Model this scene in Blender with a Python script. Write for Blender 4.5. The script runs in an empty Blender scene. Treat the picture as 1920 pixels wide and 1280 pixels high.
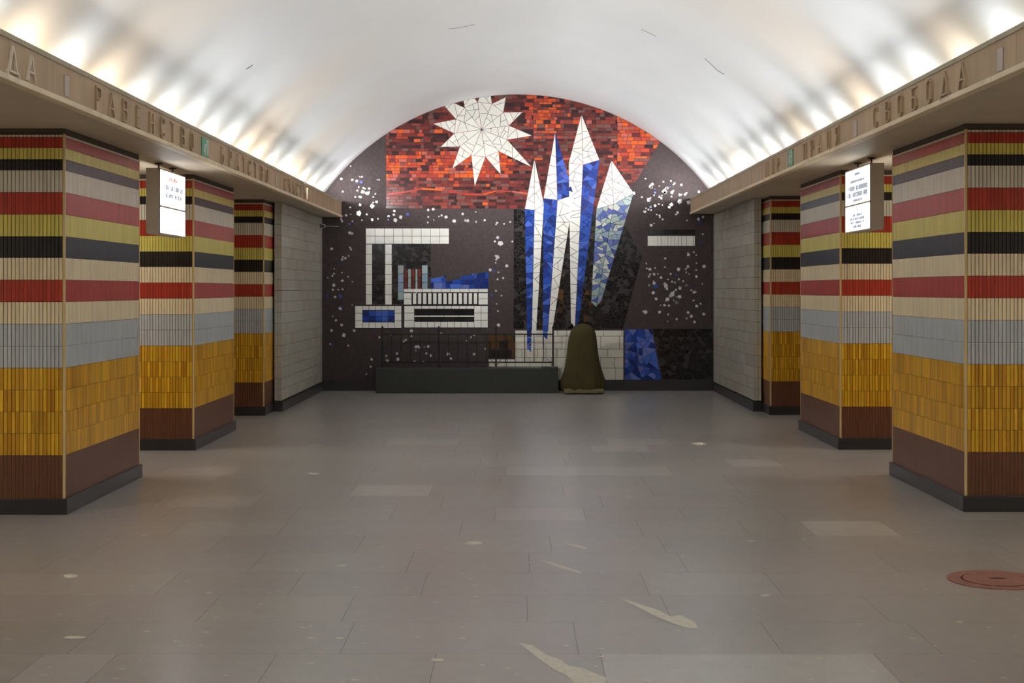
import bpy, math, random
from mathutils import Vector
PI = math.pi
C = bpy.context.scene.collection
SC = bpy.context.scene

# ------------------------------------------------------------------ camera
F = 2667.0; VX, VY, EYE = 971.0, 543.0, 1.6
cd = bpy.data.cameras.new('camera'); cam = bpy.data.objects.new('camera', cd); C.objects.link(cam)
cd.sensor_width = 36.0; cd.lens = F/1920*36; cd.clip_end = 200
cd.shift_x = (960-VX)/1920; cd.shift_y = (VY-640)/1920
cam.location = (0, 0, EYE); cam.rotation_euler = (PI/2, 0, 0)
SC.camera = cam

# ------------------------------------------------------------------ world, exposure, cove lamps
w = bpy.data.worlds.new('world'); SC.world = w; w.use_nodes = True
w.node_tree.nodes['Background'].inputs[0].default_value = (0.5, 0.5, 0.5, 1)
w.node_tree.nodes['Background'].inputs[1].default_value = 0.02
SC.view_settings.view_transform = 'Standard'; SC.view_settings.look = 'None'
SC.view_settings.gamma = 1; SC.view_settings.use_curve_mapping = False
SC.view_settings.exposure = 0.70
XL, XR = -2.80, 2.74            # inner faces of the two beams
SOL, SOR = 2.75, 2.80           # soffit heights
TOPL, TOPR = 3.01, 3.05         # beam tops
VR, VZ = 3.80, 0.90             # vault radius, centre height
YB, YW = -10.0, 22.6            # rear end, mosaic wall
BAY = 0.87
POWER = 1.45
TUBE, SPREAD = 15.5, math.radians(120)
TILT = math.radians(70)           # the tubes face up and a little towards the hall
rl = random.Random(5)
def area_light(name, loc, rot, sx, sy, power, col, spread=PI):
    l = bpy.data.lights.new(name, 'AREA'); l.shape = 'RECTANGLE'; l.size = sx; l.size_y = sy
    l.energy = power; l.color = col; l.spread = spread
    o = bpy.data.objects.new(name, l); C.objects.link(o); o.location = loc; o.rotation_euler = rot
    return o
COOL, WARM = (0.86, 0.94, 1.0), (1.0, 0.84, 0.66)
WARML = {0: 1, 1: 1, 4: 1, 8: 1, 9: 1, 12: 1, 2: 0, 3: 0}
FIN0 = 8.33                     # one rib position, the others every BAY
bays = []
k0 = int(math.floor((YB-FIN0)/BAY))+1
k1 = int(math.floor((YW-FIN0)/BAY))
for k in range(k0, k1+1):
    yc = FIN0+(k+.5)*BAY
    if yc+.3 > YW: continue
    for s in (-1, 1):
        # warm tubes where the photograph shows them, cool elsewhere
        if s < 0: warm = k in (-9, -6, -3, 0, 2, 8, 9, 12)
        else: warm = k in (-8, -5, -1, 1, 4, 7)
        p = POWER*rl.uniform(.65, 1.15)*(0.85 if warm else 1)
        z = (SOL if s < 0 else SOR)+.12
        area_light('cove_lamp', (s*3.0, yc, z), (0, PI-s*math.radians(20), 0), .05, .4, p, WARM if warm else COOL, math.radians(128))
        if k % 2 == 0:
            ztop = (TOPL if s < 0 else TOPR)-.03
            area_light('cove_tube', (s*2.90, yc+BAY/2, ztop), (0, PI-s*TILT, 0), .05, 1.6, TUBE, (1, .92, .82) if warm else (.945, .975, 1), SPREAD)

# end cove lamps at the corners, and an added pair brightening the mosaic
for s in (-1, 1):
    zt = TOPL if s < 0 else TOPR
    for (x, y, z, tx, tz, p, sp) in ((2.95, 21.85, zt+.02, 2.5, 3.4, 4.0, 110), (2.90, 18.6, zt+.035, .6, 1.9, 25, 75)):
        d = Vector((s*tx, YW, tz))-Vector((s*x, y, z))
        area_light('mosaic_cove_fill_light', (s*x, y, z), d.to_track_quat('-Z', 'Y').to_euler(), .3, .06, p, (.97, .985, 1), math.radians(sp))

# ------------------------------------------------------------------ helpers
def lin(r, g, b):
    f = lambda c: (c/255/12.92) if c/255 <= .04045 else ((c/255+.055)/1.055)**2.4
    return (f(r), f(g), f(b))
def jit(c, rnd, a=.12, h=.03):
    k = 1+rnd.uniform(-a, a)
    return tuple(max(0, min(1, x*k*(1+rnd.uniform(-h, h)))) for x in c)
def mat(name, col=None, rough=.5, spec=.5, attr=False, metal=0, emit=None, strength=1, noise=None, bump=None, sub=None):
    m = bpy.data.materials.new(name); m.use_nodes = True
    nt = m.node_tree; b = nt.nodes['Principled BSDF']
    b.inputs['Roughness'].default_value = rough; b.inputs['Specular IOR Level'].default_value = spec
    b.inputs['Metallic'].default_value = metal
    src = None
    if attr:
        a = nt.nodes.new('ShaderNodeVertexColor'); a.layer_name = 'Col'; src = a.outputs[0]
    elif col is not None:
        b.inputs['Base Color'].default_value = (*col, 1)
        r = nt.nodes.new('ShaderNodeRGB'); r.outputs[0].default_value = (*col, 1); src = r.outputs[0]
    tc = nt.nodes.new('ShaderNodeTexCoord')
    if noise:
        for (scale, lo, hi, stretch) in noise:
            mp = nt.nodes.new('ShaderNodeMapping'); mp.inputs['Scale'].default_value = stretch
            nt.links.new(tc.outputs['Object'], mp.inputs[0])
            n = nt.nodes.new('ShaderNodeTexNoise'); n.inputs['Scale'].default_value = scale
            n.inputs['Detail'].default_value = 5
            nt.links.new(mp.outputs[0], n.inputs['Vector'])
            mr = nt.nodes.new('ShaderNodeMapRange'); mr.inputs['From Min'].default_value = .3; mr.inputs['From Max'].default_value = .7
            mr.inputs['To Min'].default_value = lo; mr.inputs['To Max'].default_value = hi
            nt.links.new(n.outputs['Fac'], mr.inputs['Value'])
            mx = nt.nodes.new('ShaderNodeVectorMath'); mx.operation = 'SCALE'
            nt.links.new(src, mx.inputs[0]); nt.links.new(mr.outputs[0], mx.inputs['Scale'])
            src = mx.outputs[0]
    if src is not None: nt.links.new(src, b.inputs['Base Color'])
    if bump:
        n = nt.nodes.new('ShaderNodeTexNoise'); n.inputs['Scale'].default_value = bump[0]; n.inputs['Detail'].default_value = 6
        nt.links.new(tc.outputs['Object'], n.inputs['Vector'])
        bp = nt.nodes.new('ShaderNodeBump'); bp.inputs['Strength'].default_value = bump[1]; bp.inputs['Distance'].default_value = .01
        nt.links.new(n.outputs['Fac'], bp.inputs['Height']); nt.links.new(bp.outputs[0], b.inputs['Normal'])
    if emit:
        b.inputs['Emission Color'].default_value = (*emit, 1); b.inputs['Emission Strength'].default_value = strength
    return m

class MB:
    def __init__(s): s.v = []; s.f = []; s.c = []; s.m = []
    def poly(s, pts, col=(1, 1, 1), mi=0):
        n = len(s.v); s.v += [tuple(p) for p in pts]; s.f.append(tuple(range(n, n+len(pts)))); s.c.append(col); s.m.append(mi)
    def box(s, x0, y0, z0, x1, y1, z1, col=(1, 1, 1), mi=0):
        n = len(s.v)
        s.v += [(x0, y0, z0), (x1, y0, z0), (x1, y1, z0), (x0, y1, z0), (x0, y0, z1), (x1, y0, z1), (x1, y1, z1), (x0, y1, z1)]
        for q in ((0, 3, 2, 1), (4, 5, 6, 7), (0, 1, 5, 4), (1, 2, 6, 5), (2, 3, 7, 6), (3, 0, 4, 7)):
            s.f.append(tuple(n+i for i in q)); s.c.append(col); s.m.append(mi)
    def bar(s, a, b, w, up=(0, 0, 1), h=None, col=(1, 1, 1), mi=0):
        a, b = Vector(a), Vector(b); d = (b-a).normalized(); u = Vector(up)
        if abs(d.dot(u)) > .98: u = Vector((1, 0, 0))
        x = d.cross(u).normalized(); u = x.cross(d).normalized(); h = h or w
        n = len(s.v)
        for p in (a, b):
            for (i, j) in ((-1, -1), (1, -1), (1, 1), (-1, 1)): s.v.append(tuple(p+x*(i*w/2)+u*(j*h/2)))
        for q in ((0, 1, 2, 3), (7, 6, 5, 4), (0, 4, 5, 1), (1, 5, 6, 2), (2, 6, 7, 3), (3, 7, 4, 0)):
            s.f.append(tuple(n+i for i in q)); s.c.append(col); s.m.append(mi)
    def tube(s, a, b, r, n=10, r2=None, col=(1, 1, 1), mi=0):
        a, b = Vector(a), Vector(b); d = (b-a).normalized(); u = Vector((0, 0, 1)) if abs(d.z) < .9 else Vector((1, 0, 0))
        x = d.cross(u).normalized(); y = d.cross(x); k = len(s.v); r2 = r if r2 is None else r2
        for p, rr in ((a, r), (b, r2)):
            for i in range(n): t = 2*PI*i/n; s.v.append(tuple(p+x*(rr*math.cos(t))+y*(rr*math.sin(t))))
        for i in range(n):
            j = (i+1) % n; s.f.append((k+i, k+j, k+n+j, k+n+i)); s.c.append(col); s.m.append(mi)
        s.f.append(tuple(k+i for i in reversed(range(n)))); s.c.append(col); s.m.append(mi)
        s.f.append(tuple(k+n+i for i in range(n))); s.c.append(col); s.m.append(mi)
    def wallprism(s, p2, yb, yf, col, mi=0):
        """polygon in (x, z), counter-clockwise seen from -y; back at yb, face at yf"""
        n = len(s.v); k = len(p2)
        s.v += [(x, yf, z) for x, z in p2]+[(x, yb, z) for x, z in p2]
        s.f.append(tuple(range(n, n+k))); s.c.append(col); s.m.append(mi)
        for i in range(k):
            j = (i+1) % k; s.f.append((n+i, n+k+i, n+k+j, n+j)); s.c.append(col); s.m.append(mi)
    def mesh(s, name, mats):
        me = bpy.data.meshes.new(name); me.from_pydata(s.v, [], s.f)
        for m in mats: me.materials.append(m)
        me.polygons.foreach_set('material_index', s.m)
        a = me.color_attributes.new('Col', 'FLOAT_COLOR', 'CORNER')
        d = []
        for f, c in zip(s.f, s.c): d += [c[0], c[1], c[2], 1.0]*len(f)
        a.data.foreach_set('color', d); me.update(); return me
    def build(s, name, mats, parent=None, smooth=False, bevel=0):
        if not isinstance(mats, (list, tuple)): mats = [mats]
        o = bpy.data.objects.new(name, s.mesh(name, mats)); C.objects.link(o)
        if parent is not None: o.parent = parent
        if smooth: o.data.polygons.foreach_set('use_smooth', [True]*len(o.data.polygons))
        if bevel:
            b = o.modifiers.new('bevel', 'BEVEL'); b.width = bevel; b.segments = 2; b.limit_method = 'ANGLE'
        return o
def empty(name, loc, rz=0):
    o = bpy.data.objects.new(name, None); C.objects.link(o); o.location = loc; o.rotation_euler = (0, 0, rz); o.empty_display_size = .1
    return o
def tag(o, label, cat, group=None):
    o['label'] = label; o['category'] = cat
    if group: o['group'] = group
    return o
def struct(o): o['kind'] = 'structure'; return o
def dup(r, loc, rz):
    n = r.copy(); C.objects.link(n); n.location = loc; n.rotation_euler = (0, 0, rz)
    for ch in r.children:
        c = ch.copy(); C.objects.link(c); c.parent = n
    return n

# ------------------------------------------------------------------ materials
M_plaster = mat('vault_plaster', (.80, .80, .80), .85, .2, noise=[(1.2, .97, 1.03, (1, .5, 1))])
M_soffit = mat('soffit_paint', lin(200, 186, 166), .55, .35, noise=[(3, .93, 1.05, (1, 1, 1))])
M_plain = mat('plain_wall_paint', lin(190, 182, 168), .8, .2)
M_stone = mat('beam_travertine', lin(188, 162, 130), .55, .35, noise=[(2.2, .86, 1.1, (1, 2.4, .25)), (14, .93, 1.06, (1, 1, .3))])
M_stone_l = mat('beam_pale_stone', lin(232, 214, 182), .5, .4, noise=[(5, .88, 1.08, (1, 1, 1))])
M_coping = mat('beam_coping', lin(180, 170, 146), .6, .3, noise=[(5, .88, 1.08, (1, 1, 1))])
M_letter = mat('letter_metal', lin(186, 162, 130), .45, .5)
M_letter_bright = mat('letter_metal_pale', lin(236, 222, 200), .4, .5)  # letter material in a paler colour, used for one word
M_tile = mat('glazed_tile', attr=True, rough=.33, spec=.55, noise=[(38, .90, 1.08, (1, 1, .12))])
M_wtile = mat('white_wall_tile', attr=True, rough=.3, spec=.45, noise=[(6, .92, 1.05, (1, 1, 1))])
M_mortar = mat('dark_mortar', lin(62, 52, 44), .9, .1)
M_plinth = mat('black_granite', lin(52, 49, 50), .28, .5, noise=[(120, .75, 1.3, (1, 1, 1))])
M_gold = mat('brass_edge', lin(222, 196, 138), .35, .5, metal=.15)
M_capc = mat('dark_cap', lin(88, 78, 66), .7, .3)
M_floor = mat('granite_slab', attr=True, rough=.28, spec=.55, noise=[(.7, .92, 1.07, (1, 1, 1)), (9, .95, 1.06, (1, 1, 1)), (160, .86, 1.16, (1, 1, 1))])
M_grout = mat('floor_grout', lin(112, 105, 98), .8, .2)
M_wear = mat('worn_floor_patch', lin(208, 202, 186), .6, .3, noise=[(30, .9, 1.06, (1, 1, 1))])

# ------------------------------------------------------------------ floor
HALF = 7.0
rf = random.Random(11)
fb = MB()
# pale replaced slabs: pixel boxes converted to floor rectangles
def fl(px, py): d = F*EYE/(py-VY); return ((px-VX)*d/F, d)
pale = []
for (x0, x1, yb, yt, t) in ((640, 798, 945, 906, 1.32), (928, 1098, 970, 936, 1.2), (948, 1262, 889, 875, 1.27), (1140, 1700, 1290, 1216, 1.3),
                           (300, 470, 950, 934, 1.22), (720, 860, 833, 822, 1.2), (850, 930, 801, 787, 1.15), (1110, 1220, 845, 838, 1.3),
                           (1370, 1470, 874, 862, 1.25), (1520, 1680, 996, 980, 1.2), (0, 150, 1290, 1230, 1.2), (1140, 1260, 832, 822, 1.15),
                           (300, 440, 886, 876, 1.15), (900, 1060, 868, 856, 1.1), (560, 680, 800, 790, 1.1)):
    a = fl(x0, yb); b = fl(x1, yb); c = fl(x0, yt)
    pale.append((a[0], b[0], a[1], c[1], t))
base_c = lin(154, 149, 144)
y = YB; ROW = .6
y = 6.25-ROW*28
while y < YW:
    y1 = min(y+ROW, YW)
    x = -HALF+rf.uniform(-.8, 0)
    cuts = []
    row_p = [p for p in pale if y <= (p[2]+p[3])/2 < y1]
    while x < HALF:
        nx = x+rf.choice((.7, .7, .9, 1.05, 1.2))
        for p in row_p:
            if x < p[0]-.05 < nx: nx = p[0]
            elif abs(x-p[0]) < .06: nx = p[1]
        t = 1+rf.gauss(0, .022)
        for p in row_p:
            if abs(x-p[0]) < .06: t = p[4]
        if rf.random() < .05: t *= 1.09
        g = .001
        a, b = max(x+g, -HALF), min(nx-g, HALF)
        if b > a: fb.poly([(a, y+g, 0), (b, y+g, 0), (b, y1-g, 0), (a, y1-g, 0)], jit(tuple(v*t for v in base_c), rf, .02, .02), 0)
        x = nx
    y = y1
fb.poly([(-HALF, YB, -.004), (HALF, YB, -.004), (HALF, YW, -.004), (-HALF, YW, -.004)], (1, 1, 1), 1)
# worn streaks and blotches
def wear(pts):
    fb.poly([(*fl(px, py), .0012) for px, py in reversed(pts)], (1, 1, 1), 2)
wear([(1160, 1120), (1185, 1128), (1232, 1143), (1258, 1156), (1275, 1153), (1303, 1166), (1308, 1177), (1292, 1179), (1262, 1169), (1228, 1155), (1196, 1138)])
wear([(972, 1204), (1000, 1210), (1022, 1226), (1050, 1236), (1066, 1248), (1090, 1252), (1136, 1270), (1138, 1290), (1085, 1290), (1062, 1266), (1036, 1254), (1006, 1232)])
wear([(1012, 1050), (1035, 1055), (1060, 1062), (1092, 1073), (1088, 1075), (1050, 1064)])
wear([(1058, 1018), (1080, 1021), (1102, 1027), (1098, 1030), (1075, 1024)])
for (px, py, rx, ry) in ((889, 1018, 17, 3.5), (132, 1080, 15, 3.5), (588, 888, 12, 1.8), (140, 1195, 22, 3), (820, 1237, 14, 3.5), (640, 1060, 11, 2), (1408, 1014, 8, 2),
                         (1435, 1116, 10, 2.5), (270, 1003, 7, 1.5), (637, 1196, 9, 1.5), (1800, 1166, 8, 2), (1310, 832, 14, 3), (1182, 932, 8, 1.6), (392, 1111, 6, 1.6), (1735, 1105, 5, 1.4)):
    rr = random.Random(int(px))
    wear([(px+rx*math.cos(2*PI*i/12)*rr.uniform(.8, 1.1), py+ry*math.sin(2*PI*i/12)*rr.uniform(.8, 1.1)) for i in range(12)])
rr = random.Random(3)
for i in range(230):
    py = 760+520*rr.random()**.8; px = rr.uniform(0, 1920); X, Y = fl(px, py)
    if abs(X) > 3.0: continue
    r = rr.uniform(.004, .013)
    fb.poly([(X+r*rr.uniform(.7, 2.2)*math.cos(t*PI/3), Y+r*rr.uniform(.6, 1.2)*math.sin(t*PI/3), .0012) for t in range(6)], (1, 1, 1), 2)
struct(fb.build('floor', [M_floor, M_grout, M_wear]))

# ------------------------------------------------------------------ vault, soffits, outer shell
vb = MB(); N = 48
a0 = math.asin((2.86-VZ)/VR)
ring = [(VR*math.cos(a0+(PI-2*a0)*i/N), VZ+VR*math.sin(a0+(PI-2*a0)*i/N)) for i in range(N+1)]
ro = [((VR+.15)*math.cos(a0+(PI-2*a0)*i/N), VZ+(VR+.15)*math.sin(a0+(PI-2*a0)*i/N)) for i in range(N+1)]
vv = []
ys = (YB, YW)
for yy in ys: vv += [(x, yy, z) for x, z in ring]
for yy in ys: vv += [(x, yy, z) for x, z in ro]
ff = []
for i in range(N):
    ff.append((i, N+1+i, N+2+i, i+1)); q = 2*(N+1)
    ff.append((q+i+1, q+N+2+i, q+N+1+i, q+i))
vb.v = vv; vb.f = ff; vb.c = [(1, 1, 1)]*len(ff); vb.m = [0]*len(ff)
vault = struct(vb.build('ceiling', M_plaster, smooth=True))
# hairline cracks in the plaster
M_crack = mat('plaster_crack', lin(120, 118, 115), .9, .1)
cb = MB()
def vray(px, py):
    dx, dz = (px-VX)/F, (VY-py)/F
    A = dx*dx+dz*dz; B = 2*(EYE-VZ)*dz; Cc = (EYE-VZ)**2-(VR-.004)**2
    t = (-B+math.sqrt(B*B-4*A*Cc))/(2*A); return Vector((dx*t, t, EYE+dz*t))
for pts in (((842, 54), (862, 52), (890, 46)), ((1202, 55), (1215, 61), (1230, 68)), ((462, 130), (470, 125), (474, 122)), ((1322, 110), (1345, 132), (1358, 140))):
    for p, q in zip(pts, pts[1:]):
        a, b = vray(*p), vray(*q); cb.bar(a, b, .006, up=(0, -.2, 1), h=.003)
cb.build('hairline_crack', M_crack, vault)
# ribs between the lamp bays, down in the coves
rb = MB()
for k in range(k0, k1+2):
    yy = FIN0+k*BAY
    if yy > YW-.05: continue
    for s, so, tp, xi in ((-1, SOL, TOPL, XL), (1, SOR, TOPR, XR)):
        z0, z1 = so+.08, tp-.075
        xa = abs(xi)+.06
        p = [(xa, z0), (math.sqrt(VR**2-(z0-VZ)**2)-.01, z0), (math.sqrt(VR**2-(z1-VZ)**2)-.01, z1), (xa, z1)]
        pts = [(s*x, z) for x, z in p]
        if s < 0: pts = pts[::-1]
        rb.wallprism(pts, yy+.015, yy-.015, (1, 1, 1))
rb.build('cove_rib', M_plaster, vault)
for s, so, nm in ((-1, SOL, 'left'), (1, SOR, 'right')):
    b = MB(); x0, x1 = sorted((s*(abs(XL if s < 0 else XR)+.05), s*HALF))
    b.box(x0, YB, so, x1, YW, so+.07)
    o = struct(b.build('ceiling_'+nm, M_soffit))
    b = MB(); b.box(*( (-HALF-.1, YB, 0, -HALF, YW, so+.07) if s < 0 else (HALF, YB, 0, HALF+.1, YW, so+.07)))
    struct(b.build('wall_outer_'+nm, M_plain))
    # near stretch of the arcade beside and behind the viewpoint
    b = MB(); b.box(*((-5.2, YB, 0, -3.23, 6.1, so) if s < 0 else (3.23, YB, 0, 5.2, 6.1, so)))
    struct(b.build('wall_'+nm+'_near', M_plain))
b = MB(); b.box(-HALF, YB-.1, 0, HALF, YB, 5.0); struct(b.build('wall_back', M_plain))
# end wall behind the mosaic
b = MB(); b.box(-HALF, YW, 0, HALF, YW+.15, 5.0); struct(b.build('wall_front', M_plain))
b = MB()
for x0, x1 in ((-3.09, -2.27), (.66, 3.09)): b.box(x0, YW-.05, 0, x1, YW-.002, .155)
struct(b.build('baseboard_front', M_plinth))
# unseen area lights over the side platforms, added to fill light onto the pillars
for s in (-1, 1):
    for yy in (0, 7.5, 13, 19):
        area_light('platform_fill_light', (s*5.9, yy, 2.70), (0, 0, 0), .3, 2.0, 36, (1, .93, .82))

# ------------------------------------------------------------------ white tiled end walls
rw = random.Random(21)
for s, so, nm in ((-1, SOL, 'left'), (1, SOR, 'right')):
    b = MB()
    X0 = 3.11; y0 = 18.72
    b.box(*((-3.206, y0+.012, .12, -X0-.012, YW-.001, so) if s < 0 else (X0+.012, y0+.012, .12, 3.206, YW-.001, so)), mi=1)
    cb2 = MB(); cb2.box(*((-3.6, 20.3, 0, -3.207, YW-.001, so) if s < 0 else (3.207, 20.3, 0, 3.6, YW-.001, so)))
    struct(cb2.build('wall_'+nm+'_end', M_plain))
    rows = 18; rh = (so-.14)/rows
    for r in range(rows):
        z0 = .14+r*rh; yy = y0+(-.15 if r % 2 else 0)
        while yy < YW:
            ya, yb2 = max(yy, y0), min(yy+.30, YW-.002)
            if yb2-ya > .02:
                tone = lin(190, 186, 172) if rw.random() < .8 else lin(184, 174, 160)
                g = .002
                c = jit(tone, rw, .05, .015)
                b.box(*((-X0-.013, ya+g, z0+g, -X0, yb2-g, z0+rh-g) if s < 0 else (X0, ya+g, z0+g, X0+.013, yb2-g, z0+rh-g)), c, 0)
            yy += .30
        for xa, xb in ((.012, .05), (.053, .102)):
            b.box(*((-X0-min(xb, .094), y0, z0+.002, -X0-xa, y0+.013, z0+rh-.002) if s < 0 else (X0+xa, y0, z0+.002, X0+min(xb, .094), y0+.013, z0+rh-.002)), jit(lin(190, 186, 172), rw, .05, .015), 0)
    struct(b.build('wall_'+nm, [M_wtile, M_mortar]))
    b = MB(); b.box(*((-3.206, y0-.012, 0, -X0+.015, YW-.052, .125) if s < 0 else (X0-.015, y0-.012, 0, 3.206, YW-.052, .125)))
    struct(b.build('baseboard_'+nm, M_plinth))

# ------------------------------------------------------------------ striped pillars
RED, YEL, BLK, CRM = lin(182, 56, 38), lin(228, 212, 104), lin(34, 30, 32), lin(242, 224, 184)
WHT, GRY, OCH, BRN = lin(226, 218, 198), lin(196, 200, 202), lin(198, 146, 28), lin(108, 66, 44)
BANDS = [(.112, .268, BRN), (.268, .420, BRN), (.420, .576, OCH), (.576, .730, OCH), (.730, .886, OCH), (.886, 1.042, OCH),
         (1.042, 1.198, GRY), (1.198, 1.355, GRY), (1.355, 1.513, CRM), (1.513, 1.670, RED), (1.670, 1.828, CRM), (1.828, 1.980, BLK),
         (1.980, 2.137, YEL), (2.137, 2.294, RED), (2.294, 2.452, WHT), (2.452, 2.530, BLK), (2.530, 2.612, YEL), (2.612, 2.688, RED), (2.688, 2.706, WHT)]
PW, PD = 2.0, 2.0
rt = random.Random(8)
def tcol(c):
    if c is OCH:
        u = rt.random()
        c2 = tuple(a*(1-u)+b_*u for a, b_ in zip(lin(240, 186, 44), lin(196, 136, 24)))
        return jit(c2, rt, .10, .03)
    if c is BRN: return jit(c, rt, .06, .02)
    if c is RED: return jit(c, rt, .14, .05)
    return jit(c, rt, .07, .02)
tile_mb = MB(); TP = .0278; TH = .012
for z0, z1, c in BANDS:
    g = .0024; gz = .0013
    if c is BRN: g = .0010; gz = .0003
    if c is RED: g = .0012
    # hall face (x = 0), local depth -PD/2 .. PD/2
    n = int((PD-.03)/TP); st = (PD-.03)/n
    for i in range(n):
        a = -PD/2+.015+i*st; tile_mb.box(-TH, a+g*.6, z0+gz, 0, a+st-g*.6, z1-gz, tcol(c))
    n = int((PW-.03)/TP); st = (PW-.03)/n
    for i in range(n):
        a = -PW+.015+i*st
        tile_mb.box(a+g, -PD/2, z0+gz, a+st-g, -PD/2+TH, z1-gz, tcol(c))
        tile_mb.box(a+g, PD/2-TH, z0+gz, a+st-g, PD/2, z1-gz, tcol(c))
pil = empty('striped_pillar', (-3.23, 10.14+PD/2, 0))
b = MB(); b.box(-PW+.01, -PD/2+.009, .03, -.009, PD/2-.009, 2.71); b.build('core', M_mortar, pil)
tile_mb.build('tile_cladding', M_tile, pil)
b = MB(); b.box(-PW-.02, -PD/2-.022, 0, .022, PD/2+.022, .112); b.build('plinth', M_plinth, pil, bevel=.004)
for s in (-1, 1):
    b = MB()
    b.box(-.014, s*(PD/2)-(.0 if s > 0 else .002), .113, .002, s*(PD/2)+(.002 if s > 0 else .0), 2.71)
    b.box(-.002, min(s*PD/2, s*(PD/2-.014)), .113, .002, max(s*PD/2, s*(PD/2-.014)), 2.71)
    b.build('edge_trim', M_gold, pil)
b = MB(); b.box(-PW+.005, -PD/2+.004, 2.711, -.004, PD/2-.004, 2.7498); b.build('cap', M_capc, pil)
PL = [
 (-1, 10.14, 'striped tile pillar nearest the camera on the side of the РАВЕНСТВО beam'),
 (-1, 14.18, 'striped tile pillar partly behind the white lit sign with the red heading'),
 (-1, 18.10, 'striped tile pillar next to the white tiled wall under the БРАТСТВО beam'),
 (1, 10.27, 'striped tile pillar nearest the camera on the side of the СВОБОДА beam'),
 (1, 14.26, 'striped tile pillar partly behind the lit sign with two blocks of grey text'),
 (1, 18.20, 'striped tile pillar next to the white tiled wall under the МИР beam')]
for i, (s, yy, lab) in enumerate(PL):
    o = pil if i == 0 else dup(pil, (0, 0, 0), 0)
    o.location = (s*3.23, yy+PD/2, 0); o.rotation_euler = (0, 0, 0 if s < 0 else PI)
    if s > 0: o.scale = (1, 1, 1.0182)
    tag(o, lab, 'pillar', 'striped pillars along the hall'); o['kind'] = 'thing'

# ------------------------------------------------------------------ beams with inscriptions
GLY = {  # strokes in a 1 x 1 box (x right, y up)
 'А': [[(0, 0), (.5, 1), (1, 0)], [(.2, .33), (.8, .33)]],
 'Д': [[(.08, .05), (.5, 1), (.92, .05)], [(-.08, -.14), (-.08, .05), (1.08, .05), (1.08, -.14)]],
 'Р': [[(.1, 0), (.1, 1), (.7, 1), (.92, .88), (.92, .6), (.7, .48), (.1, .48)]],
 'В': [[(.1, 0), (.1, 1), (.65, 1), (.85, .88), (.85, .64), (.65, .54), (.1, .54)], [(.65, .54), (.92, .42), (.92, .12), (.7, 0), (.1, 0)]],
 'Е': [[(.9, 1), (.1, 1), (.1, 0), (.9, 0)], [(.1, .52), (.75, .52)]],
 'Н': [[(.08, 0), (.08, 1)], [(.92, 0), (.92, 1)], [(.08, .5), (.92, .5)]],
 'С': [[(.92, .78), (.85, .92), (.65, 1), (.35, 1), (.12, .88), (.08, .5), (.12, .12), (.35, 0), (.65, 0), (.85, .08), (.92, .22)]],
 'Т': [[(0, 1), (1, 1)], [(.5, 1), (.5, 0)]],
 'О': [[(.35, 0), (.12, .14), (.08, .5), (.12, .86), (.35, 1), (.65, 1), (.88, .86), (.92, .5), (.88, .14), (.65, 0), (.35, 0)]],
 'Б': [[(.88, 1), (.1, 1), (.1, 0), (.7, 0), (.92, .12), (.92, .42), (.7, .56), (.1, .56)]],
 'П': [[(.08, 0), (.08, 1), (.92, 1), (.92, 0)]],
 'Ц': [[(.08, 1), (.08, 0), (1.02, 0), (1.02, -.16)], [(.85, 1), (.85, 0)]],
 'Я': [[(.9, 0), (.9, 1), (.3, 1), (.08, .88), (.08, .62), (.3, .5), (.9, .5)], [(.5, .5), (.05, 0)]],
 'М': [[(.0, 0), (.06, 1), (.5, .2), (.94, 1), (1, 0)]],
 'И': [[(.08, 1), (.08, 0), (.92, 1), (.92, 0)]],
 'Ч': [[(.08, 1), (.08, .58), (.25, .44), (.9, .44)], [(.9, 1), (.9, 0)]],
 'Ь': [[(.1, 1), (.1, 0), (.7, 0), (.92, .12), (.92, .42), (.7, .54), (.1, .54)]],
}
def letter_mb(b, ch, s, x, yc, zb, wd=.125, ht=.15, st=.0115, dp=.016):
    """raised letter; s=-1 left beam (reads toward +y), s=+1 right beam (reads toward -y); x = beam face"""
    k = 1 if s < 0 else -1
    if ch in 'МД': wd *= 1.15
    for line in GLY[ch]:
        for (p, q) in zip(line, line[1:]):
            a = Vector((x-s*dp/2, yc+k*(p[0]-.5)*wd, zb+p[1]*ht)); c = Vector((x-s*dp/2, yc+k*(q[0]-.5)*wd, zb+q[1]*ht))
            d = (c-a).normalized()*st*.35
            b.bar(a-d, c+d, dp, up=(c-a).cross(Vector((1, 0, 0))), h=st)
def beam(s, x, so, top, label, words, plaques, exity, exitlab):
    r = empty('inscription_beam', (0, 0, 0))
    # the stone face in panels
    b = MB(); rr = random.Random(4+s); yy = YB
    while yy < YW-.01:
        y1 = min(yy+1.98, YW-.002)
        if YW-y1 < .5: y1 = YW-.002
        b.box(min(x, x+s*.05), yy+.002, so+.031, max(x, x+s*.05), y1-.002, top-.030)
        yy = y1
    b.box(min(x+s*.006, x+s*.06), YB, so+.031, max(x+s*.006, x+s*.06), YW-.002, top-.030, mi=1)
    face = b.build('stone_face', [M_stone, M_mortar], r)
    b = MB(); b.box(min(x-s*.006, x+s*.08), YB, top-.030, max(x-s*.006, x+s*.08), YW-.002, top); b.build('coping', M_coping, r)
    b = MB(); yy = YB
    while yy < YW-.01:
        y1 = min(yy+1.3, YW-.002)
        b.box(min(x-s*.014, x+s*.05), yy+.0015, so-.004, max(x-s*.014, x+s*.05), y1-.0015, so+.030); yy = y1
    b.build('lip', M_stone_l, r, bevel=.003)
    for word, ys_, zb, hi in words:
        b = MB()
        for ch, yc in zip(word, ys_): letter_mb(b, ch, s, x, yc, zb)
        b.build('lettering', M_letter_bright if hi else M_letter, face)
    tag(r, label, 'beam')
    return r
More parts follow.
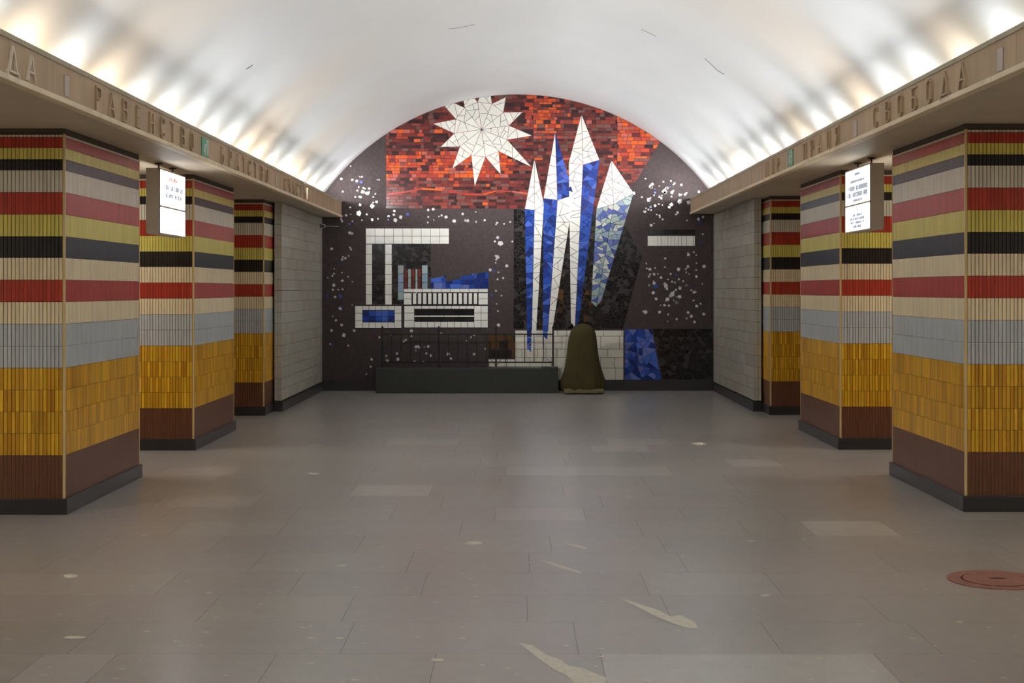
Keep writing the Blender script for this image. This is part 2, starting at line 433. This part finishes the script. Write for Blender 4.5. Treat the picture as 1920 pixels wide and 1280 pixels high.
lw = lambda y0, n, p=.335: [y0+i*p for i in range(n)]
beam(-1, XL, SOL, TOPL, 'long brown stone fascia beam lettered РАВЕНСТВО and БРАТСТВО', [
    ('СВОБОДА', [6.2, 6.52, 6.85, 7.18, 7.5, 7.86, 8.16], 2.795, True),
    ('РАВЕНСТВО', [9.46, 9.77, 10.10, 10.47, 10.84, 11.17, 11.5, 11.84, 12.17], 2.795, False),
    ('БРАТСТВО', [13.43, 13.80, 14.15, 14.48, 14.79, 15.13, 15.48, 15.82], 2.795, False),
    ('СЧАСТЬЕ', lw(17.05, 7, .31), 2.795, False)], None, None, None)
beam(1, XR, SOR, TOPR, 'long brown stone fascia beam lettered МИР, ПРАЦЯ and СВОБОДА', [
    ('МИР', [15.60, 15.22, 14.92], 2.842, False),
    ('ПРАЦЯ', [13.53, 13.2, 12.85, 12.5, 12.16], 2.842, False),
    ('СВОБОДА', [10.86, 10.50, 10.16, 9.80, 9.45, 9.09, 8.74], 2.842, False)], None, None, None)
M_plq = mat('pale_plaque', lin(196, 182, 172), .5, .4, noise=[(8, .9, 1.05, (1, 1, 1))])
for s, x, yc, zc, lab in ((-1, XL, 8.82, 2.862, 'small pale divider plaque on the beam just before РАВЕНСТВО'),
                          (-1, XL, 16.48, 2.862, 'small faint divider plaque on the beam just after БРАТСТВО'),
                          (1, XR, 8.07, 2.905, 'small pale divider plaque on the beam after the final А of СВОБОДА'),
                          (1, XR, 11.53, 2.905, 'small pale divider plaque on the beam between ПРАЦЯ and СВОБОДА'),
                          (1, XR, 16.24, 2.905, 'small pale divider plaque on the beam just before МИР')):
    b = MB(); b.box(min(x-s*.006, x), yc-.045, zc-.065, max(x-s*.006, x), yc+.045, zc+.065)
    tag(b.build('divider_plaque', M_plq, bevel=.002), lab, 'plaque', 'divider plaques on the beams')
M_green = mat('exit_green', lin(96, 168, 132), .45, .4); M_exw = mat('exit_white', lin(225, 232, 222), .45, .4)
def exit_sign(s, x, yc, zc, lab):
    r = empty('exit_sign', (x, yc, zc)); k = 1 if s < 0 else -1
    X = lambda d0, d1: (min(-s*d0, -s*d1), max(-s*d0, -s*d1))
    b = MB(); a = X(0, .010); b.box(a[0], -.13, -.085, a[1], .13, .085); b.build('plate', M_green, r)
    P = lambda u, v: (-s*.012, k*u, v)
    b = MB()
    for p, q, t in (((-.005, .03), (-.03, -.02), .03), ((-.03, -.02), (-.065, -.05), .018), ((-.03, -.02), (.0, -.035), .018), ((0, -.035), (-.01, -.07), .016),
                    ((-.005, .03), (.03, .015), .013), ((-.005, .03), (-.04, .02), .013), ((.0, .055), (.004, .060), .028)):
        b.bar(P(*p), P(*q), .003, up=Vector(P(*q)).__sub__(Vector(P(*p))).cross(Vector((1, 0, 0))), h=t)
    b.build('running_figure', M_exw, r)
    b = MB()
    for p, q, t in (((.055, -.065), (.055, .07), .014), ((.055, .066), (.108, .066), .012), ((.105, -.065), (.105, .07), .014)):
        b.bar(P(*p), P(*q), .003, up=Vector(P(*q)).__sub__(Vector(P(*p))).cross(Vector((1, 0, 0))), h=t)
    b.build('door_symbol', M_exw, r)
    tag(r, lab, 'sign', 'green exit signs on the beams')
exit_sign(-1, XL, 12.70, 2.868, 'green and white exit sign on the beam between РАВЕНСТВО and БРАТСТВО')
exit_sign(1, XR, 14.26, 2.915, 'green and white exit sign on the beam between МИР and ПРАЦЯ')

# ------------------------------------------------------------------ hanging lit signs
M_house = mat('sign_housing', lin(200, 190, 176), .5, .4, noise=[(3, .95, 1.04, (1, 1, 1))])
M_lit1 = mat('lit_panel', (.8, .8, .8), .4, .3, emit=(1, .99, .96), strength=1.7)
M_lit2 = mat('lit_panel_bright', (.8, .8, .8), .4, .3, emit=(.96, .98, 1), strength=2.8)
M_lit3 = mat('lit_panel_warm', (.8, .8, .8), .4, .3, emit=(1, .98, .9), strength=1.5)
M_tr = mat('sign_red_print', lin(205, 110, 95), .5, .3, emit=lin(226, 120, 105), strength=.5)
M_tg = mat('sign_grey_print', lin(120, 125, 135), .5, .3, emit=lin(165, 172, 185), strength=.42)
M_dark = mat('dark_steel', lin(45, 42, 40), .5, .4)
def hang_sign(s, xf, y0, z0, z1, so, ups, lows, mu, ml, lab):
    """xf: the panel face towards the hall, y0 near end"""
    T, L = .125, .97; H = z1-z0; zs = z0+H*.425
    r = empty('hanging_sign', (xf, y0, z0))
    X = lambda d0, d1: (min(s*d0, s*d1), max(s*d0, s*d1))
    b = MB(); a = X(.006, T-.006); b.box(a[0], 0, 0, a[1], L, H); b.build('housing', M_house, r, bevel=.004)
    b = MB()
    for d in ((0, .008), (T-.008, T)):
        a = X(*d)
        for (ya, yb, za, zb) in ((0, .012, 0, H), (L-.012, L, 0, H), (0, L, 0, .012), (0, L, H-.012, H), (0, L, zs-z0-.008, zs-z0+.008)):
            b.box(a[0], ya, za, a[1], yb, zb)
    b.build('frame', M_house, r)
    pns = []
    for d in ((.001, .0058), (T-.0058, T-.001)):
        a = X(*d)
        b = MB(); b.box(a[0], .013, zs-z0+.009, a[1], L-.013, H-.013); pns.append(b.build('upper_panel', mu, r))
        b = MB(); b.box(a[0], .013, .013, a[1], L-.013, zs-z0-.009); pns.append(b.build('lower_panel', ml, r))
    rr = random.Random(int(y0*100)+s)
    k = 1 if s < 0 else -1
    for rows, zt, hh, pn in ((ups, H-.013, H-.013-(zs-z0+.009), pns[0]), (lows, zs-z0-.009, zs-z0-.022, pns[1])):
        for (fz, wd, ht, m) in rows:
            b = MB(); zc = zt-fz*hh; u = -wd/2*L
            while u < wd/2*L:
                lwid = ht*rr.uniform(.45, .7)
                if rr.random() < .14: u += lwid; continue
                a = X(-.0015, .001)
                for t in rr.choice(((0, 1, 2), (0, 1), (0, 2, 2), (0, 1, 2, 2))):
                    if t == 0: b.box(a[0], L/2+u, zc-ht/2, a[1], L/2+u+lwid*.3, zc+ht/2)
                    elif t == 1: b.box(a[0], L/2+u+lwid*.6, zc-ht/2, a[1], L/2+u+lwid*.88, zc+ht/2)
                    else: zz = zc+rr.uniform(-.4, .4)*ht; b.box(a[0], L/2+u, zz-ht*.1, a[1], L/2+u+lwid*.88, zz+ht*.1)
                u += lwid*1.25
            if b.f: b.build('lettering', m, pn)
    for yy in (.2, .72):
        b = MB(); c = s*T/2
        b.tube((c, yy, H-.002), (c, yy, so-z0-.004), .008, 8); b.tube((c, yy, so-z0-.012), (c, yy, so-z0-.001), .035, 12)
        b.build('hanger', M_dark, r)
    tag(r, lab, 'sign', 'lit signs hanging in the passages')
hang_sign(-1, -3.20, 12.72, 2.10, 2.69, SOL,
          [(.2, .30, .035, M_tr), (.45, .74, .045, M_tg), (.68, .62, .04, M_tg)], [], M_lit1, M_lit2,
          'double-panel lit white sign with a red heading, hanging under the БРАТСТВО beam')
hang_sign(1, 3.15, 12.72, 2.14, 2.735, SOR,
          [(.14, .2, .025, M_tg), (.34, .55, .025, M_tg), (.54, .84, .045, M_tg), (.73, .8, .045, M_tg), (.9, .38, .025, M_tg)],
          [(.18, .04, .03, M_tg), (.38, .38, .024, M_tg), (.53, .58, .024, M_tg), (.68, .54, .024, M_tg), (.84, .30, .028, M_tg)], M_lit3, M_lit1,
          'double-panel lit sign with many lines of grey text, hanging under the ПРАЦЯ beam')

# ------------------------------------------------------------------ mosaic on the end wall (plain geometric composition)
S = F/YW
def wp(px, py): return ((px-VX)/S, EYE+(VY-py)/S)
def area2(p): return sum(p[i][0]*p[(i+1) % len(p)][1]-p[(i+1) % len(p)][0]*p[i][1] for i in range(len(p)))/2
def ccw(p): return p if area2(p) > 0 else p[::-1]
def clip(p, a, n, keep=0):
    """keep the side where (q-a).n >= keep"""
    out = []; k = len(p)
    for i in range(k):
        q, r = p[i], p[(i+1) % k]
        dq = (q[0]-a[0])*n[0]+(q[1]-a[1])*n[1]-keep; dr = (r[0]-a[0])*n[0]+(r[1]-a[1])*n[1]-keep
        if dq >= 0: out.append(q)
        if (dq > 0 and dr < 0) or (dq < 0 and dr > 0):
            t = dq/(dq-dr); out.append((q[0]+(r[0]-q[0])*t, q[1]+(r[1]-q[1])*t))
    return out
def inset(p, g):
    q = p; k = len(p)
    for i in range(k):
        a, b_ = p[i], p[(i+1) % k]; dx, dy = b_[0]-a[0], b_[1]-a[1]; l = math.hypot(dx, dy)
        if l < 1e-6: continue
        q = clip(q, a, (-dy/l, dx/l), g)
        if len(q) < 3: return []
    return q
def convclip(p, by):
    for i in range(len(by)):
        a, b_ = by[i], by[(i+1) % len(by)]; dx, dy = b_[0]-a[0], b_[1]-a[1]; l = math.hypot(dx, dy)
        p = clip(p, a, (-dy/l, dx/l))
        if len(p) < 3: return []
    return p
rm = random.Random(17)
def shatter(p, A):
    if len(p) < 3 or area2(p) < A*rm.uniform(.55, 1.5): return [p]
    cx = sum(q[0] for q in p)/len(p); cy = sum(q[1] for q in p)/len(p)
    best = max(((p[i], p[j]) for i in range(len(p)) for j in range(i)), key=lambda e: (e[0][0]-e[1][0])**2+(e[0][1]-e[1][1])**2)
    t = math.atan2(best[0][1]-best[1][1], best[0][0]-best[1][0])+rm.gauss(0, .3)
    n = (math.cos(t), math.sin(t)); l = math.hypot(best[0][0]-best[1][0], best[0][1]-best[1][1])
    a = (cx+n[0]*l*rm.uniform(-.12, .12), cy+n[1]*l*rm.uniform(-.12, .12))
    return shatter(clip(p, a, n), A)+shatter(clip(p, a, (-n[0], -n[1])), A)
ARCH = ccw([(x*(VR-.005)/VR, z) for x, z in ring]+[(-3.28, -.5), (3.28, -.5)])           # the vault's cross-section
def arch_ok(p): return convclip(p, ARCH)
def bricks(p, rh, wl, wh):
    zs_ = [q[1] for q in p]; xs = [q[0] for q in p]; z = min(zs_); out = []
    while z < max(zs_):
        h = rh*rm.uniform(.7, 1.3); x = min(xs)-rm.uniform(0, wh)
        while x < max(xs):
            wd = rm.uniform(wl, wh)
            r = convclip([(x, z), (x+wd, z), (x+wd, z+h), (x, z+h)], p)
            if len(r) >= 3 and area2(r) > 1e-5: out.append(r)
            x += wd
        z += h
    return out
WH, WG, BLU = lin(238, 235, 226), lin(150, 165, 168), [lin(38, 78, 170), lin(28, 62, 150), lin(70, 104, 196), lin(22, 48, 120), lin(100, 118, 190)]
SLV = [lin(22, 20, 21), lin(34, 31, 32), lin(14, 13, 14), lin(62, 60, 60), lin(28, 24, 24)]
BRW = [lin(66, 46, 30), lin(92, 64, 34), lin(48, 34, 26), lin(40, 32, 28)]
REDS = [lin(128, 52, 44), lin(104, 44, 42), lin(78, 36, 36), lin(60, 30, 32), lin(142, 62, 52), lin(120, 78, 72)]
HOT = [lin(205, 84, 44), lin(188, 66, 44), lin(222, 96, 40), lin(170, 66, 54), lin(190, 98, 84)]
PALEB = [lin(96, 112, 176), lin(140, 158, 176), lin(160, 176, 172), lin(70, 90, 160), lin(200, 204, 196)]
pick = lambda L: jit(rm.choice(L), rm, .1, .04)
M_mos = mat('mosaic_smalt', attr=True, rough=.18, spec=.5, noise=[(40, .92, 1.06, (1, 1, 1))])
M_mosw = mat('mosaic_white_tile', attr=True, rough=.25, spec=.5, noise=[(10, .95, 1.04, (1, 1, 1))])
M_ground = mat('mosaic_ground', lin(62, 48, 48), .55, .5, noise=[(26, .75, 1.3, (1, 1, 1)), (160, .7, 1.35, (1, 1, 1))], bump=(220, .6))
M_joint = mat('mosaic_black_joint', lin(26, 24, 24), .7, .3)
mos = empty('wall_mosaic', (0, 0, 0))
tag(mos, 'huge mosaic of red, white and blue tesserae covering the arched end wall', 'mosaic')
GY = YW-.012
b = MB(); g = ccw([(-3.108, .0), (3.108, .0)]+[q for q in ARCH if q[1] > 2.8 and abs(q[0]) < 3.3])
x0 = 3.108
pts = [(-x0, .001), (x0, .001), (x0, 2.745), (2.9, 2.745)]
pts = [(-x0, .001), (x0, .001), (x0, 2.74)]+[q for q in [(x*(VR-.005)/VR, z) for x, z in ring] if q[1] > 2.80]+[(-x0, 2.74)]
b.wallprism(ccw(pts), YW-.001, GY, (1, 1, 1)); b.build('dark_ground', M_ground, mos)
def part(name, shards, t, material, base=None):
    """shards: list of (polygon, colour)"""
    b = MB()
    for p, c in shards:
        p = arch_ok(ccw(p))
        if len(p) < 3: continue
        q = inset(p, .0032)
        if len(q) >= 3 and abs(area2(q)) > 4e-6:
            b.wallprism(q, GY, GY-t-rm.uniform(-.001, .001), c)
    if base:
        for p in base:
            p = arch_ok(ccw([wp(*q) for q in p]))
            if len(p) >= 3: b.wallprism(p, GY, GY-t+.003, (1, 1, 1), 1)
    return b.build(name, [material, M_joint], mos)
P = lambda *pts: ccw([wp(*q) for q in pts])
# red field
sh = []
def redband(py, px):
    v = math.sin(px*.012)*10
    if 286 < py-v*.4 < 338 and px < 960: return HOT if rm.random() < .75 else REDS
    if py < 262 and 985 < px < 1050: return HOT if rm.random() < .6 else REDS
    if px > 1157 and 220 < py < 296: return HOT if rm.random() < .75 else REDS
    if 245 < py < 262 and px < 800: return HOT if rm.random() < .5 else REDS
    return REDS if rm.random() < .93 else HOT
for poly in (P((724, 160), (1000, 160), (1000, 391), (724, 391)), P((1000, 160), (1157, 160), (1157, 400), (1000, 400)), P((1157, 160), (1262, 160), (1262, 286), (1240, 304), (1190, 345), (1157, 400))):
    for q in bricks(poly, .05, .05, .15):
        cx = sum(a[0] for a in q)/len(q)*S+VX; cy = VY-(sum(a[1] for a in q)/len(q)-EYE)*S
        sh.append((q, pick(redband(cy, cx))))
part('red_field', sh, .004, M_mos)
# thin bright wave in the red field
sh = []
pp = [(728, 362), (760, 358), (790, 352), (830, 354), (870, 362), (905, 363), (930, 356), (960, 357), (994, 362)]
for a, c in zip(pp, pp[1:]): sh.append((P(a, c, (c[0], c[1]+4), (a[0], a[1]+4)), pick(HOT)))
part('bright_ribbon', sh, .008, M_mos)
# white starburst
sh = []; cx, cy = 903, 243; spikes = 12; base = []
rad = [96, 118, 92, 108, 92, 84, 92, 112, 96, 104, 76, 84]
inn = 52
tips = []
for i in range(spikes):
    t = 2*PI*i/spikes+.12
    a = (cx+inn*math.cos(t-PI/spikes), cy+inn*math.sin(t-PI/spikes)); c = (cx+inn*math.cos(t+PI/spikes), cy+inn*math.sin(t+PI/spikes))
    tip = (cx+rad[i]*math.cos(t), cy+rad[i]*math.sin(t))
    for q in shatter(P(a, tip, c), .02): sh.append((q, jit(WH, rm, .05, .01)))
    for q in shatter(P((cx, cy), a, c), .02): sh.append((q, jit(WH, rm, .05, .01)))
part('white_starburst', sh, .009, M_mosw)
# black glass backing behind the tall shards
sh = []
for poly in (P((963, 392), (1080, 392), (1080, 616), (963, 616)), P((1080, 392), (1168, 415), (1204, 480), (1168, 616), (1080, 616))):
    for q in shatter(poly, .006): sh.append((q, pick(SLV)))
for q in shatter(P((1020, 500), (1060, 500), (1052, 640), (1008, 640)), .012)+shatter(P((1092, 545), (1130, 540), (1124, 640), (1096, 640)), .012): sh.append((q, pick(BRW)))
part('black_glass_backing', sh, .004, M_mos)
# tall white and blue shards
sh = []
def wsh(A, *pts):
    for q in shatter(P(*pts), A): sh.append((q, jit(WH, rm, .05, .01)))
def bsh(A, *pts):
    for q in shatter(P(*pts), A): sh.append((q, pick(BLU[:4])))
def crystal(top, L, R, bot, A, lw_, cols):
    m = (top[0]*.35+(L[0]+R[0])*.325, (L[1]+R[1])/2+6); bm = (bot[0]+lw_, bot[1]-4); bl = (bot[0]-lw_, bot[1])
    bc = (bot[0], bot[1]+10)
    for quad, c in zip((((top), L, m), (top, m, R), (L, m, bc, bl), (m, R, bm, bc)), cols):
        if c == 'w': wsh(A, *quad)
        elif c == 'b': bsh(A*.6, *quad)
        else:
            for q in shatter(P(*quad), A*.5): sh.append((q, pick(PALEB)))
crystal((1002, 296), (984, 392), (1020, 384), (996, 652), .02, 8, 'wwbw')
crystal((1041, 246), (1019, 372), (1076, 366), (1026, 628), .02, 9, 'wbbw')
part('blue_and_white_shards', sh, .010, M_mosw)
sh = []
crystal((1090, 214), (1066, 306), (1124, 300), (1078, 604), .02, 8, 'wwwb')
crystal((1146, 300), (1118, 392), (1188, 362), (1118, 566), .018, 10, 'wwpp')
part('pale_shards', sh, .010, M_mosw)
# lower-left group of plain blocks
sh = []; base = [[(666, 572), (754, 572), (754, 616), (666, 616)], [(757, 541), (916, 541), (916, 615), (757, 615)]]
def grid(x0, y0, x1, y1, nx, ny, cf):
    for i in range(nx):
        for j in range(ny):
            xa, xb = x0+(x1-x0)*i/nx, x0+(x1-x0)*(i+1)/nx; ya, yb = y0+(y1-y0)*j/ny, y0+(y1-y0)*(j+1)/ny
            sh.append((P((xa, ya), (xb, ya), (xb, yb), (xa, yb)), cf()))
wcf = lambda: jit(WH, rm, .05, .01)
grid(666, 573, 680, 615, 1, 3, wcf); grid(740, 573, 753, 615, 1, 3, wcf); grid(680, 573, 740, 581, 5, 1, wcf); grid(680, 604, 740, 615, 5, 1, wcf)
grid(680, 582, 740, 603, 5, 2, lambda: pick(BLU[:4]))
grid(758, 573, 777, 614, 1, 3, wcf); grid(889, 573, 915, 614, 2, 3, wcf); grid(777, 573, 889, 579, 8, 1, wcf); grid(777, 603, 889, 614, 9, 1, wcf); grid(777, 591, 889, 594, 4, 1, wcf)
grid(777, 580, 889, 590, 6, 1, lambda: pick(SLV[:3])); grid(777, 595, 889, 602, 6, 1, lambda: pick(SLV[:3]))
# row of upright stripes, two uprights and a cross bar
x = 774
while x < 894:
    sh.append((P((x, 549), (x+7, 549), (x+7, 570), (x, 570)), wcf())); x += 9.5
grid(757, 549, 772, 571, 1, 2, wcf); grid(897, 549, 915, 571, 1, 2, wcf); grid(757, 541, 915, 548, 9, 1, wcf)
grid(686, 458, 698, 571, 1, 6, wcf); grid(722, 458, 735, 571, 1, 6, wcf)
grid(686, 428, 842, 457, 9, 2, wcf)
part('white_blocks', sh, .009, M_mosw, base)
sh = []
for q in shatter(P((698, 456), (808, 456), (808, 570), (698, 570)), .006): sh.append((q, pick(SLV)))
part('black_glass_panel', sh, .004, M_mos)
sh = []
grid(746, 497, 757, 562, 1, 4, lambda: pick(PALEB[1:3])); grid(758, 504, 764, 560, 1, 3, lambda: pick(REDS[:2])); grid(765, 504, 771, 556, 1, 3, lambda: pick(PALEB[2:3]))
grid(772, 504, 778, 552, 1, 3, lambda: pick(REDS[:2])); grid(779, 504, 783, 550, 1, 2, lambda: pick(PALEB[1:3])); grid(784, 504, 790, 548, 1, 3, lambda: pick(REDS[:2])); grid(791, 497, 802, 546, 1, 3, lambda: pick(PALEB[1:3]))
part('striped_panel', sh, .006, M_mos)
sh = []
for (x0, x1, yt) in ((808, 836, 516), (836, 864, 522), (864, 890, 512), (890, 916, 508)):
    for q in bricks(P((x0, 541), (x0, yt+6), (x1, yt), (x1, 541)), .09, .08, .2): sh.append((q, pick(BLU)))
part('blue_stepped_field', sh, .006, M_mos)
# white course, gold patch, blue patch, black patch, striped bar at the lower right
sh = []
for poly in (P((966, 619), (1169, 619), (1169, 712), (966, 712)), P((916, 673), (966, 673), (966, 712), (916, 712))):
    for q in bricks(poly, .16, .12, .34): sh.append((q, jit(lin(232, 226, 210), rm, .05, .01)))
part('white_course', sh, .006, M_mosw, [[(966, 619), (1169, 619), (1169, 712), (966, 712)]])
sh = [(q, pick(BRW)) for q in bricks(P((916, 628), (966, 628), (966, 671), (916, 671)), .12, .1, .2)]
part('brown_patch', sh, .006, M_mos)
sh = []
for q in shatter(P((1171, 617), (1222, 617), (1240, 712), (1171, 712)), .011): sh.append((q, pick(BLU)))
part('blue_patch', sh, .008, M_mos)
sh = []
for q in shatter(P((1224, 616), (1336, 616), (1336, 711), (1242, 711)), .005): sh.append((q, pick(SLV)))
part('black_patch', sh, .005, M_mos)
sh = []
grid(1214, 430, 1303, 440, 6, 1, lambda: pick(SLV[:3]))
xs = [1214, 1233, 1239, 1252, 1258, 1265, 1272, 1278, 1287, 1300, 1303]
for a, c in zip(xs, xs[1:]): sh.append((P((a, 442), (c, 442), (c, 461), (a, 461)), wcf()))
part('striped_bar', sh, .008, M_mosw)
# scattered stone chips
sh = []
rc = random.Random(23)
blocked = [(664, 420, 918, 618), (724, 150, 1160, 392), (962, 380, 1206, 715), (914, 618, 1240, 715), (1222, 612, 1340, 715), (1210, 426, 1306, 464), (1150, 150, 1262, 300)]
def chip(px, py, r):
    if any(a < px < c and b_ < py < d for a, b_, c, d in blocked): return
    n = rc.choice((4, 4, 5, 5, 6)); t0 = rc.uniform(0, 6)
    q = ccw([wp(px+r*rc.uniform(.75, 1.15)*math.cos(t0+2*PI*i/n), py+r*rc.uniform(.75, 1.15)*math.sin(t0+2*PI*i/n)) for i in range(n)])
    u = rc.random(); col = lin(214, 210, 206) if u < .86 else (lin(150, 150, 156) if u < .93 else lin(70, 84, 160))
    q = arch_ok(q)
    if len(q) >= 3: sh.append((q, jit(col, rc, .1, .02)))
for (cx, cy, sx, sy, n) in ((880, 455, 30, 32, 26), (690, 388, 30, 28, 26), (672, 345, 18, 20, 18), (640, 540, 16, 32, 24), (650, 470, 14, 40, 14), (760, 655, 36, 26, 26),
                            (850, 650, 40, 24, 16), (835, 405, 90, 10, 34), (935, 560, 14, 50, 14), (940, 480, 12, 40, 10), (660, 650, 30, 26, 10),
                            (1245, 375, 28, 20, 34), (1262, 345, 22, 16, 14), (1215, 400, 16, 12, 10), (1280, 540, 26, 26, 36), (1225, 520, 24, 34, 22), (1290, 590, 30, 16, 12), (1300, 490, 24, 24, 12), (1240, 590, 30, 14, 10), (1320, 420, 10, 26, 5)):
    for i in range(n): chip(rc.gauss(cx, sx), rc.gauss(cy, sy), abs(rc.gauss(0, 1.4))+1.5)
b = MB()
for p, c in sh:
    if abs(p[0][0]) < 3.05: b.wallprism(ccw(p), GY, GY-.008, c)
o = b.build('stone_chips', M_mos, mos); o['kind'] = 'stuff'

# ------------------------------------------------------------------ stone platform and railing
DF = 22.0
dx0, dx1 = (704-VX)*DF/F, (1047-VX)*DF/F
M_dais = mat('dark_green_granite', lin(50, 52, 48), .4, .45, noise=[(140, .7, 1.4, (1, 1, 1)), (3, .9, 1.1, (1, 1, 1))])
r = empty('stone_platform', (0, 0, 0))
b = MB(); b.box(dx0, DF, 0, dx1, YW-.03, .385); b.build('block', M_dais, r, bevel=.006)
b = MB(); b.box(dx1-.26, DF+.004, .386, dx1-.004, DF+.30, .402); b.build('loose_slab', M_dais, r)
tag(r, 'low dark granite platform box at the foot of the mosaic', 'platform')
M_rail = mat('black_iron', lin(28, 25, 24), .5, .4)
RY = 22.34; RS = F/RY
rx = lambda px: (px-VX)/RS
rz = lambda py: EYE+(VY-py)/RS
r = empty('metal_railing', (rx(823), RY, .386))
tag(r, 'thin black iron railing standing on the dark granite platform', 'railing')
ox, oz = rx(823), .386
posts = (717, 823, 930, 1037); pobs = {}
for px in posts:
    b = MB(); b.box(rx(px)-ox-.014, -.014, 0, rx(px)-ox+.014, .014, rz(613)-oz-.02)
    b.box(rx(px)-ox-.02, -.02, rz(613)-oz-.02, rx(px)-ox+.02, .02, rz(613)-oz-.005)
    b.tube((rx(px)-ox, 0, rz(613)-oz-.005), (rx(px)-ox, 0, rz(613)-oz+.02), .018, 8, .004); pobs[px] = b.build('post', M_rail, r)
for py in (626.5, 679):
    b = MB(); b.box(rx(717)-ox, -.009, rz(py)-oz-.010, rx(1037)-ox, .009, rz(py)-oz+.010); b.build('rail', M_rail, r)
for a, c in zip(posts, posts[1:]):
    for i in range(1, 6):
        px = a+(c-a)*i/6; b = MB(); b.box(rx(px)-ox-.006, -.006, rz(679)-oz, rx(px)-ox+.006, .006, rz(626.5)-oz); b.build('picket', M_rail, r)
    for px, sgn in ((a, 1), (c, -1)):
        b = MB(); b.bar((rx(px)-ox, 0, rz(686)-oz+.0), (rx(px+sgn*11)-ox, 0, rz(672)-oz), .008); b.build('brace', M_rail, pobs[px])

# ------------------------------------------------------------------ covered machine
M_cov = mat('olive_canvas', lin(72, 64, 38), .85, .2, noise=[(5, .85, 1.12, (1, 1, 1)), (60, .9, 1.1, (1, 1, .3))], bump=(9, .5))
M_board = mat('khaki_board', lin(120, 110, 78), .7, .3)
CY = 21.95; CSc = F/CY
r = empty('covered_machine', ((1093-VX)/CSc, CY+.05, 0))
tag(r, 'object under an olive canvas cover with rounded top, beside the granite platform', 'covered object')
b = MB(); rows = 30; K = 56
prof = [(0.075, .335), (.12, .345), (.20, .335), (.30, .305), (.42, .275), (.55, .25), (.70, .232), (.80, .222), (.88, .210), (.95, .19), (1.0, .165), (1.04, .13), (1.065, .08), (1.075, .03)]
def pr(z):
    for (a, ra), (c, rc_) in zip(prof, prof[1:]):
        if a <= z <= c: t = (z-a)/(c-a); return ra+(rc_-ra)*t
    return prof[-1][1]
vs = []; fs = []
for i in range(rows+1):
    z = .075+(1.075-.075)*(1-(1-i/rows)**1.5); rr_ = pr(z)
    for k in range(K):
        t = 2*PI*k/K
        n = 2.6; cx = math.copysign(abs(math.cos(t))**(2/n), math.cos(t)); cy = math.copysign(abs(math.sin(t))**(2/n), math.sin(t))
        low = max(0, 1-z/.55)
        wv = 1+.05*low*math.sin(t*9+1.3*math.sin(3*t))+.035*low*math.sin(t*17+2)+.02*math.sin(t*3+z*7)
        zz = z+(.02*math.sin(t*5+.7)+.012*math.sin(t*11))*max(0, 1-z/.2)
        vs.append((rr_*cx*wv, rr_*.78*cy*wv, zz))
for i in range(rows):
    for k in range(K):
        k2 = (k+1) % K; fs.append((i*K+k, i*K+k2, (i+1)*K+k2, (i+1)*K+k))
fs.append(tuple(rows*K+k for k in range(K)))
b.v = vs; b.f = fs; b.c = [(1, 1, 1)]*len(fs); b.m = [0]*len(fs)
o = b.build('canvas_cover', M_cov, r, smooth=True)
b = MB(); b.box(-.30, -.262, .018, .31, .24, .082); bd = b.build('base_board', M_board, r, bevel=.012)
for x in (-.24, .25):
    for yy in (-.18, .18):
        b = MB(); b.tube((x, yy-.012, .012), (x, yy+.012, .012), .0118, 12); b.box(x-.008, yy-.008, .012, x+.008, yy+.008, .019); b.build('caster', M_dark, bd)

# ------------------------------------------------------------------ small camera on the end of the white wall
M_cam = mat('camera_grey', lin(170, 165, 155), .4, .5)
r = empty('security_camera', (-3.108, 22.35, 2.60))
tag(r, 'tiny grey security camera fixed to the white tiled wall beside the mosaic', 'camera')
b = MB(); b.tube((0, 0, 0), (.02, 0, 0), .032, 16); b.tube((.02, 0, 0), (.05, -.005, 0), .011, 10); b.build('bracket', M_dark, r)
b = MB(); b.tube((.05, -.07, -.006), (.05, .05, .006), .036, 18, .03); bod = b.build('body', M_cam, r)
b = MB(); b.tube((.05, -.074, -.006), (.05, -.066, -.006), .022, 16); b.build('lens', M_dark, bod)
b = MB(); b.tube((.05, .05, .004), (.27, .20, .004), .004, 8); b.build('cable', M_cam, r)

# ------------------------------------------------------------------ floor hatch at the right
M_rust = mat('red_oxide_iron', lin(146, 100, 86), .6, .35, noise=[(14, .85, 1.12, (1, 1, 1)), (60, .9, 1.1, (1, 1, 1))])
M_rust_d = mat('red_oxide_groove', lin(80, 50, 42), .8, .2)
r = empty('floor_hatch', (2.64, 7.84, 0))
tag(r, 'round rusty red metal hatch cover set in the floor', 'hatch cover')
def ringm(r0, r1, z0, z1, n=48):
    b = MB()
    for i in range(n):
        t, u = 2*PI*i/n, 2*PI*(i+1)/n
        A = lambda rr_, a, z: (rr_*math.cos(a), rr_*math.sin(a), z)
        b.poly([A(r0, t, z1), A(r1, t, z1), A(r1, u, z1), A(r0, u, z1)]); b.poly([A(r1, t, z0), A(r1, u, z0), A(r1, u, z1), A(r1, t, z1)])
        if r0 > 0: b.poly([A(r0, u, z0), A(r0, t, z0), A(r0, t, z1), A(r0, u, z1)])
    return b
ringm(.192, .265, .0005, .004).build('rim', M_rust, r)
ringm(.180, .192, .0003, .0015).build('groove', M_rust_d, r)
b = ringm(0.0, .180, .0005, .006)
b.build('lid', M_rust, r)
b = MB(); n = 20
b.poly([(.012+.05*math.cos(2*PI*i/n), .02+.022*math.sin(2*PI*i/n), .0066) for i in range(n)]); b.build('finger_slot', M_rust_d, r)
